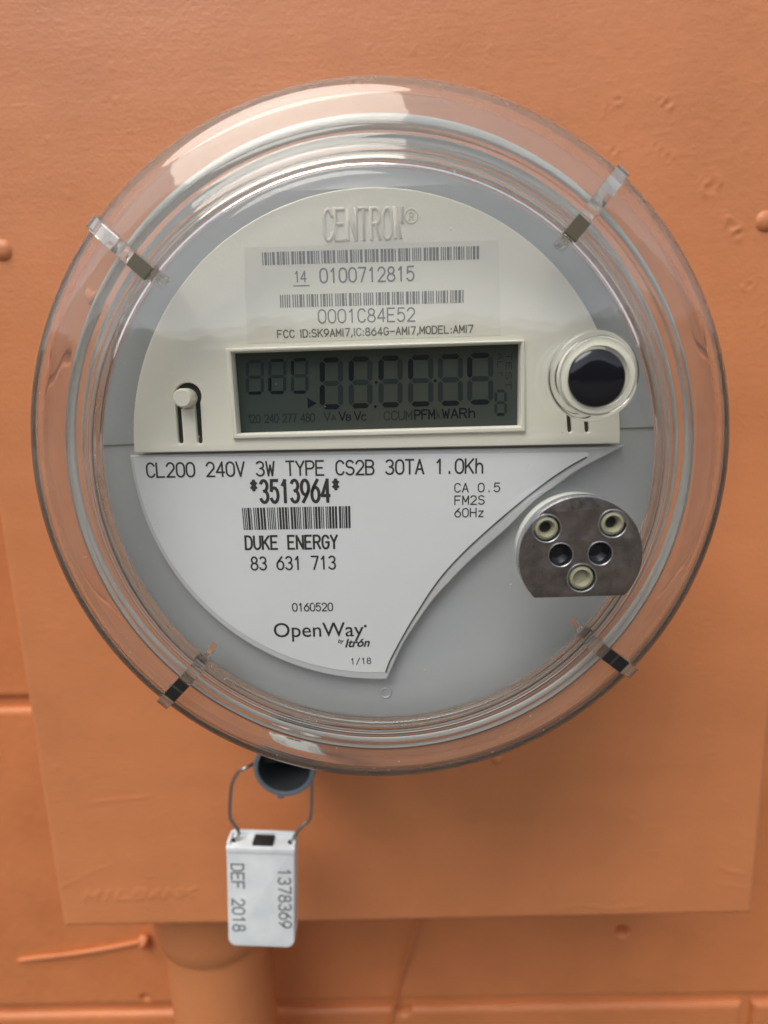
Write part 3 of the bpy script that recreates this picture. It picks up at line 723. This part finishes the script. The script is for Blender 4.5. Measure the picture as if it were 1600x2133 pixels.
bead_word('raised_mark', [arc(0, 3, 3, 3, 0, 360, 25)[:-1] + [(3, 3)], [(-1, 1.4), (-1, 4.6), (0.4, 4.6), (1.1, 3.9), (0.4, 3.1), (-1, 3.1)], [(0.1, 3.0), (1.2, 1.4)]], W(857, 465, D_FACE), W(870, 464.5, D_FACE), 3, 26 * D_FACE / FPX, D_FACE + 0.00002, 0.00022, 0.0003, M['cream'], face)

# --- raised label panel and silver label
curve = [(1303, 929), (1262, 950), (1206, 980), (1160, 1012), (1112, 1047), (1056, 1102), (981, 1168), (935, 1215), (900, 1254), (862, 1308), (836, 1350), (818, 1390), (806, 1416)]
panel_top = [W(1300, 926, D_LABEL), W(277, 948, D_LABEL)]
CL = CF * D_LABEL / D_FACE; RL = RF * D_LABEL / D_FACE
aT = math.atan2(panel_top[1][1] - CL[1], panel_top[1][0] - CL[0]) % (2 * math.pi)
pe = W(806, 1416, D_LABEL); aE = math.atan2(pe[1] - CL[1], pe[0] - CL[0]) % (2 * math.pi)
def smooth_px(pts, d, n=6):
    P = [W(*p, d) for p in pts]; out = []
    for i in range(len(P) - 1):
        p0, p1, p2, p3 = P[max(i - 1, 0)], P[i], P[i + 1], P[min(i + 2, len(P) - 1)]
        for k in range(n):
            t = k / n; out.append(0.5 * ((2 * p1) + (p2 - p0) * t + (2 * p0 - 5 * p1 + 4 * p2 - p3) * t * t + (3 * p1 - p0 - 3 * p2 + p3) * t ** 3))
    return out + [P[-1]]
panel = plate('label_panel', [smooth_px(curve, D_LABEL) + circle(CL, np.linalg.norm(pe - CL), 70, aE, aT, True)[1:]], D_LABEL, 0.0034, M['trim'], mt_root, 0.0005, 3)
lab = [(1222, 942), (1226, 946), (1221, 953), (1190, 970), (1150, 996), (1110, 1026), (1075, 1054), (1036, 1087), (1000, 1119), (962, 1155), (925, 1195), (900, 1228), (878, 1262), (852, 1304), (830, 1343), (812, 1378), (804, 1400)]
DLB = D_LABEL - 0.00012
le = W(804, 1400, DLB); aE2 = math.atan2(le[1] - CL[1], le[0] - CL[0]) % (2 * math.pi); rE = np.linalg.norm(le - CL)
lt = W(277, 953, DLB); aT2 = math.atan2(lt[1] - CL[1], lt[0] - CL[0]) % (2 * math.pi); rT = np.linalg.norm(lt - CL)
arc_l = [np.array([CL[0] + (rE + (rT - rE) * t) * math.cos(aE2 + (aT2 - aE2) * t), CL[1] + (rE + (rT - rE) * t) * math.sin(aE2 + (aT2 - aE2) * t)]) for t in np.linspace(0, 1, 60)]
label = plate('label_sheet', [smooth_px(lab, DLB, 4) + arc_l[1:]], DLB, 0.00011, M['label'], mt_root, 0)
K_ = M['ink']
gl = smooth_px(lab[2:], DLB, 4); V, F = [], []; ribbon(gl, 0.00042, 0.00004, V, F)
mesh('label_edge_line', [(x, DLB - 0.00003, z) for x, z, _ in V], F, M['label_edge_line'], panel)  # flat dark line along the curved edge of the label
text('lettering', 'CL200 240V 3W TYPE CS2B 30TA 1.0Kh', (307, 994), (1006.5, 985), 29, DLB, 0.78, K_, label, False, 1.15)
text('lettering', '*3513964*', (523, 1047), (708, 1044.5), 46, DLB, 0.86, K_, label, False, 1.6)
barcode('barcode', (504, 1058), (730, 1054), (731, 1100), (508, 1104), DLB, K_, label, 9, 9)
text('lettering', 'DUKE ENERGY', (512.5, 1144), (702.6, 1142), 28, DLB, 0.95, K_, label, False, 1.55)
text('lettering', '83 631 713', (524, 1187), (699, 1185), 28, DLB, 0.78, K_, label, False, 1.3)
text('lettering', '0160520', (610, 1273), (693, 1272), 17.5, DLB, 0.85, K_, label, False, 1.3)
font_text('lettering', 'OpenWay', (571, 1327), (758, 1325), DLB, K_, label, 0, 0.004)
quads('registered_dot', [[(761 + 3 * math.cos(a), 1304 + 3 * math.sin(a)) for a in np.linspace(0, 6.28, 9)[:-1]]], DLB, K_, label)
font_text('lettering', 'by', (704, 1339), (717, 1338.5), DLB, K_, label, 0.3, 0.02)
font_text('lettering', 'Itrón', (719, 1348), (771, 1346), DLB, K_, label, 0.3, 0.027)
text('lettering', '1/18', (731, 1383.6), (773, 1382), 13.5, DLB, 0.8, K_, label, False, 1.5)
text('lettering', 'CA 0.5', (947, 1025), (1041, 1024), 18, DLB, 0.8, K_, label, False, 1.5)
text('lettering', 'FM2S', (947.6, 1051), (1008.6, 1050), 18, DLB, 0.8, K_, label, False, 1.5)
text('lettering', '60Hz', (947.6, 1077), (1007.6, 1076), 18, DLB, 0.8, K_, label, False, 1.5)
# small moulded pip at the bottom of the housing
c = W(803, 1443, D_DISC); lathe('moulded_pip', [(0.0010, D_DISC - 0.0001), (0.0012, D_DISC - 0.0003), (0.0014, D_DISC - 0.0003), (0.0016, D_DISC - 0.0001)], c, M['grey'], mt_root, 28)

# --- clear cover: flat pane, two small steps, rounded shoulder, long side
S = 1.0
outer = [(0, 135), (61.9, 135), (62.6, 135.25), (63.0, 135.9), (63.5, 136.3), (64.5, 136.5), (65.1, 136.9), (65.35, 137.5), (66.3, 137.7), (67.4, 137.75), (68.8, 138.1), (69.6, 138.8), (69.9, 139.5),
         (71.0, 139.5), (73.0, 139.45), (75.0, 139.75), (76.8, 140.5), (78.2, 141.7), (79.1, 143.2), (79.6, 145.2), (79.9, 150), (80.2, 165), (81.0, 200), (82.2, 253)]
inner = [(80.3, 253), (79.0, 200), (78.2, 165), (77.9, 150), (77.4, 146.8), (76.4, 144.5), (75.2, 143.0), (73.0, 142.2), (70.5, 141.9), (68.4, 141.2), (67.2, 140.6), (65.5, 140.3), (63.6, 139.6), (62.0, 138.3), (61.0, 138.0), (0, 138)]
prof = [((r + max(0.0, (r - 65) / 14) * 1.1) * mm, y * mm) for r, y in outer + inner]
mi = [1 if i == 0 or i == len(prof) - 2 else 0 for i in range(len(prof) - 1)]
cover = lathe('clear_cover', prof, AX, None, mt_root, 256, 24, False, [M['glass'], M['pane']], mi)
# four clear ribs across the shoulder, with a pin inside the pane
def rib(px_out, px_in, r0, r1):
    a = W(*px_out, 0.14); v = a - AX; th = math.atan2(v[1], v[0])
    u = np.array([math.cos(th), math.sin(th)]); t = np.array([-u[1], u[0]])
    def pt(r, s, y): p = AX + u * r * mm + t * s * mm; return (p[0], y * mm, p[1])
    hw = 1.55; wide = lambda r: r + max(0.0, (r - 65) / 14) * 1.1
    prof = [(62.6, 134.6), (66.0, 135.0), (70.5, 136.0), (75.5, 137.9), (78.4, 139.9), (79.7, 142.6), (80.0, 147), (78.5, 147), (76.6, 144.0), (72.5, 141.0), (66.5, 138.5), (62.6, 137.6)]
    n = len(prof); V = [pt(wide(r), -hw, y) for r, y in prof] + [pt(wide(r), hw, y) for r, y in prof]
    F = [tuple(range(n))[::-1], tuple(range(n, 2 * n))] + [(i, (i + 1) % n, n + (i + 1) % n, n + i) for i in range(n)]
    bm = bmesh.new(); vs = [bm.verts.new(v) for v in V]
    for f in F: bm.faces.new([vs[i] for i in f])
    bmesh.ops.bevel(bm, geom=[e for e in bm.edges], offset=0.00012, segments=1, affect='EDGES')
    o = from_bm('rib', bm, M['glass'], cover, 30)
    bm = bmesh.new(); hw2 = 0.9
    prof = [(61.2, 140.0), (63.8, 139.9), (63.8, 149.0), (62.4, 149.0), (61.4, 146.0)]; n = len(prof)
    V = [pt(r, -hw2, y) for r, y in prof] + [pt(r, hw2, y) for r, y in prof]
    vs = [bm.verts.new(v) for v in V]
    for f in [tuple(range(n))[::-1], tuple(range(n, 2 * n))] + [(i, (i + 1) % n, n + (i + 1) % n, n + i) for i in range(n)]: bm.faces.new([vs[i] for i in f])
    bmesh.ops.bevel(bm, geom=[e for e in bm.edges], offset=0.0003, segments=2, affect='EDGES')
    from_bm('pin', bm, M['glass'], cover, 60)
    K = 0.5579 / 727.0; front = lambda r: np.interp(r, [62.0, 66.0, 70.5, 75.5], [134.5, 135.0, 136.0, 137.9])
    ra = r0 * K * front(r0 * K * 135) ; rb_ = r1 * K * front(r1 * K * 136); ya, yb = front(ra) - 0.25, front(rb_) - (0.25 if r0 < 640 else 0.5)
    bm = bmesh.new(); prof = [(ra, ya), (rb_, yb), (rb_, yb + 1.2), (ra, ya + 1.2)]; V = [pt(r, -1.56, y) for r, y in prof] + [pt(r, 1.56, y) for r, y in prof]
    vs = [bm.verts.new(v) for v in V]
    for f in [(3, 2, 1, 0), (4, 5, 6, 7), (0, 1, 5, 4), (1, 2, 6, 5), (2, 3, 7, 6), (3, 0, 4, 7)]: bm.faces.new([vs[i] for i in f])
    from_bm('rib_refraction', bm, M['rib_refraction'] if r0 < 640 else M['dark'], cover, 30)  # solid dark block imitating dark refraction seen in the clear rib
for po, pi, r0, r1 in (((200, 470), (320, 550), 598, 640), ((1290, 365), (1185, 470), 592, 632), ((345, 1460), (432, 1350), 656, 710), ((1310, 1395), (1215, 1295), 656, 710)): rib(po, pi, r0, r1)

# specks of dust and grit on the cover
bm = bmesh.new(); rd = np.random.default_rng(21)
for k in range(110):
    if k < 60:
        th = rd.uniform(0, 6.28); r_ = 62 * math.sqrt(rd.uniform(0, 1)); y_ = 134.97; p_ = AX + np.array([math.cos(th), math.sin(th)]) * r_ * mm
    else:
        th = rd.normal(-1.7, 0.7); r_ = rd.uniform(67, 79); y_ = np.interp(r_, [66.3, 68.8, 69.9, 75, 76.8, 78.2, 79.1], [137.7, 138.1, 139.5, 139.75, 140.5, 141.7, 143.2]) - 0.03; p_ = AX + np.array([math.cos(th), math.sin(th)]) * r_ * mm
    sz = rd.uniform(0.05, 0.16) * mm; a_ = rd.uniform(0, 3.14); el = rd.uniform(1, 2.4)
    r0 = bmesh.ops.create_icosphere(bm, subdivisions=1, radius=1.0)
    for v in r0['verts']:
        x_, z_ = v.co.x * sz * el, v.co.z * sz
        v.co = Vector((p_[0] + x_ * math.cos(a_) - z_ * math.sin(a_), y_ * mm + v.co.y * sz * 0.5, p_[1] + x_ * math.sin(a_) + z_ * math.cos(a_)))
tag(from_bm('dust', bm, M['dust'], cover, 180), kind='stuff')
# --- reset button: clear domed holder round a black plug, standing on the pane
cb_ = W(1233, 784, 0.1345); rb_ = 91 * 0.1345 / FPX / mm
def torus_prof(r, y, a, b, n=14): return [((r + a * math.cos(t)) * mm, (y + b * math.sin(t)) * mm) for t in np.linspace(0, 2 * math.pi, n + 1)[:-1]]
btn = lathe('reset_button', [(r * mm, y * mm) for r, y in [(5.95, 132.6), (5.95, 131.0), (6.2, 130.6), (7.4, 130.7), (7.7, 131.2), (7.8, 132.6)]], cb_, M['cream'], mt_root, 64, 40)
lathe('clear_collar', torus_prof(rb_ - 0.85, 133.6, 0.85, 1.25), cb_, M['clear'], btn, 72, 60, True)
lathe('clear_lip', torus_prof(7.0, 130.3, 0.95, 0.6), cb_, M['clear'], btn, 72, 60, True)
cb_ = cb_ + np.array([-0.0004, -0.0005])
lathe('plug', [(0, 129.5 * mm), (3.5 * mm, 129.55 * mm), (5.3 * mm, 129.8 * mm), (5.85 * mm, 130.3 * mm), (5.85 * mm, 131.3 * mm), (0, 131.3 * mm)], cb_, M['black'], btn, 48, 40)

# --- optical port: D-shaped metal plate with dark reflections in its colour, on a boss, three moulded studs and two windows
DO = 0.1284
co = W(1210, 1160, DO); rO = 131 * DO / FPX / math.cos(PITCH) ** 0.5
def dshape(c, r, d, k=1.0):
    zf = W(1212, 1243, d)[1]; a = math.asin(max(-1, (zf - c[1]) / r)); return circle(c, r, 72, a, math.pi - a, True)
hp = [((1139, 1101), 30), ((1277, 1091), 30), ((1212, 1204), 31), ((1168, 1156), 26), ((1250, 1153), 26)]
hl = [circle(W(*p, DO), r * DO / FPX, 32) for p, r in hp]
optic = plate('optical_port', [dshape(co, rO, DO)] + hl, DO, 0.0026, M['metal'], mt_root, 0.0002, 2)
plate('zinc_rim', [dshape(co, rO + 0.0001, DO), circle(co, rO - 0.0012, 60)[:1] and dshape(co, rO - 0.0014, DO)[::-1]], DO + 0.0003, 0.0024, M['zinc'], optic, 0.0001, 1)
plate('boss', [dshape(co, rO - 0.0001, DO)], DO + 0.0027, 0.135 - DO - 0.0028, M['boss'], optic, 0.0002, 1)
for i, (p, r) in enumerate(hp):
    c = W(*p, DO); rr = r * DO / FPX
    if i < 3:
        inner_d = 0.0016 if i < 2 else 0.0005; ri = 0.44 * rr if i < 2 else 0.5 * rr
        lathe('stud', [(0, DO + 0.0006 + inner_d), (ri * 0.9, DO + 0.0006 + inner_d), (ri, DO + 0.0006), (rr * 0.62, DO - 0.0001), (rr * 0.78, DO + 0.0001), (rr * 0.88, DO + 0.0007), (rr * 0.93, DO + 0.0026)], c, M['stud'], optic, 36)
        if i < 2: lathe('stud_hole', [(0, DO + 0.0018), (ri * 0.86, DO + 0.0018), (ri * 0.86, DO + 0.0021), (0, DO + 0.0021)], c, M['dark'], optic, 24)
    else:
        lathe('window', [(0, DO + 0.0023), (rr * 0.9, DO + 0.0023), (rr * 0.99, DO + 0.0024), (rr * 0.99, DO + 0.0026), (0, DO + 0.0026)], c, M['black'], optic, 32)
    lathe('hole_rim', [(rr * 0.965, DO + 0.0025), (rr * 0.965, DO - 0.0001), (rr * 1.0, DO - 0.00016), (rr * 1.06, DO - 0.00012), (rr * 1.08, DO + 0.00003)], c, M['zinc'], optic, 36)

# ------------------------------------------------------------------ lock cup under the meter
DC = 0.214
rc = 73 * DC / FPX; cc = W(591, 1588, DC); cc[1] = W(591, 1661, DC)[1] + rc
cup = thing('lock_cup', (cc[0], DC, cc[1]), 'blue-grey round cup sticking out below the rim of the meter', 'cup')
lathe('cup_shell', [(rc * 0.98, DC + 0.042), (rc, DC + 0.002), (rc * 0.99, DC + 0.0006), (rc * 0.96, DC), (rc * 0.86, DC), (rc * 0.83, DC + 0.0006), (rc * 0.82, DC + 0.002), (rc * 0.76, DC + 0.03), (0, DC + 0.031)], cc, None, cup, 64, 50, False, [M['cup'], M['cup_inner_shade']], [0, 0, 0, 0, 0, 1, 1, 1])
half = [cc + np.array([rc * 0.80 * math.cos(a), rc * 0.80 * math.sin(a)]) for a in np.linspace(R(-20), R(180), 30)]
lower = [cc + np.array([rc * x, rc * y]) for x, y in ((-0.70, -0.01), (-0.4, 0.03), (0.0, 0.0), (0.35, -0.10), (0.6, -0.22))]
plate('cup_shade', [half + lower], DC + 0.004, 0.02, M['dark'], cup, 0.0003)  # black block standing in for the shaded cavity of the cup
c2 = W(610, 1656, DC); bm = bmesh.new(); box(bm, (cc[0] - rc * 0.18, DC + 0.0012, cc[1] - rc * 0.985), 0.0026, 0.0022, 0.0016, None, 0.0003); from_bm('nub', bm, M['cup'], cup, 40)

# ------------------------------------------------------------------ hanging security seal
DSF = 0.214; TH = 0.0085
bl_, br_, tl_, tr_ = W(470, 1972, DSF), W(606, 1974, DSF), W(477, 1762, DSF), W(622, 1770, DSF)
ctr = (bl_ + br_ + tl_ + tr_) / 4; ex = (br_ - bl_ + tr_ - tl_) / 2; wS = np.linalg.norm(ex); ex /= wS; ez = np.array([-ex[1], ex[0]]); hS = ((tl_ - bl_).dot(ez) + (tr_ - br_).dot(ez)) / 2
seal = thing('security_seal', (ctr[0], DSF, ctr[1] - hS / 2), 'white plastic seal tag hanging on a wire loop from the grey cup', 'seal')
def sp(a, b): return ctr + ex * a * wS / 2 + ez * b * hS / 2       # -1..1 tag coordinates
def rounded(ws, hs, r, rt_, n=6):
    L = []
    for sx_, sz_, a0, rr in ((1, -1, -90, r), (1, 1, 0, rt_), (-1, 1, 90, rt_), (-1, -1, 180, r)):
        cx_, cz_ = sx_ * (ws / 2 - rr), sz_ * (hs / 2 - rr)
        L += [ctr + ex * (cx_ + rr * math.cos(R(a0 + 90 * k / n))) + ez * (cz_ + rr * math.sin(R(a0 + 90 * k / n))) for k in range(n + 1)]
    return L
body = plate('seal_body', [rounded(wS, hS, 0.0034, 0.0008)], DSF, TH, M['white'], seal, 0.0007, 3)
# raised band along the top of the front face
plate('top_band', [[sp(-1.0, 0.9), sp(1.0, 0.9), sp(1.0, 0.998), sp(-1.0, 0.998)]], DSF - 0.0005, 0.002, M['white'], body, 0.0003, 2)
topz = hS / 2
def tp(a, dep, hgt=0.0):  # point on the top of the tag
    q = ctr + ex * a * wS / 2 + ez * (topz + hgt); return Vector((q[0], DSF + dep, q[1]))
rotz = Matrix.Rotation(-math.atan2(ex[1], ex[0]), 3, 'Y')
bm = bmesh.new(); box(bm, tp(0.04, TH * 0.42, 0.0002), wS * 0.30, TH * 0.62, 0.0016, rotz, 0.0003); from_bm('black_insert', bm, M['dark'], seal, 40)
for sgn in (-1, 1):
    bm = bmesh.new(); box(bm, tp(sgn * 0.955, TH * 0.5, 0.0004), wS * 0.045, TH * 0.86, 0.0016, rotz, 0.0003); from_bm('cheek', bm, M['white'], body, 40)
bm = bmesh.new(); box(bm, tp(0, TH * 0.88, 0.0006), wS * 0.93, TH * 0.16, 0.002, rotz, 0.0003); from_bm('rear_lip', bm, M['white'], body, 40)
for sgn in (-1, 1):
    bm = bmesh.new(); r_ = bmesh.ops.create_cone(bm, cap_ends=True, segments=16, radius1=0.0011, radius2=0.0011, depth=0.0006); bmesh.ops.translate(bm, vec=tp(sgn * 0.82 if sgn < 0 else 0.84, TH * 0.40, 0.0001), verts=bm.verts); from_bm('socket', bm, M['dark'], seal, 40)
dw = DSF + TH * 0.40; wx = 0.224
tube('wire_loop', [tp(-0.82, TH * 0.40, -0.001), W3(498, 1737, dw), W3(491, 1722, dw), W3(481, 1707, dw), W3(479, 1690, dw), W3(480, 1660, dw), W3(484, 1632, dw), W3(496, 1609, dw), W3(515, 1598, dw), W3(545, 1584, wx), W3(590, 1578, wx),
                   W3(634, 1590, wx), W3(648, 1625, dw), W3(649, 1660, dw), W3(648, 1690, dw), W3(644, 1708, dw), W3(628, 1722, dw), W3(616, 1738, dw), tp(0.84, TH * 0.40, -0.001)], 0.00072, M['wire'], seal, 12, 6)
def seal_text(s, a, b, h, x):
    st, wid = strokes(s, False, 1.35)
    A, B = sp(*a), sp(*b); e = B - A; L = np.linalg.norm(e); e /= L; n = np.array([-e[1], e[0]]); V, F = [], []
    for i, p in enumerate(st): ribbon([(u * L / wid, v * h / 6) for u, v in p], 0.95 * h / 6, 0.00006 + 3e-6 * (i % 5), V, F)
    return mesh('lettering', [(A[0] + e[0] * u + n[0] * v, DSF - z, A[1] + e[1] * u + n[1] * v) for u, v, z in V], F, M['seal_ink'], body)
seal_text('DEF 2018', (-0.86, 0.66), (-0.84, -0.68), 29 * DSF / FPX, 0)
seal_text('1378369', (0.52, 0.60), (0.55, -0.58), 29 * DSF / FPX, 0)
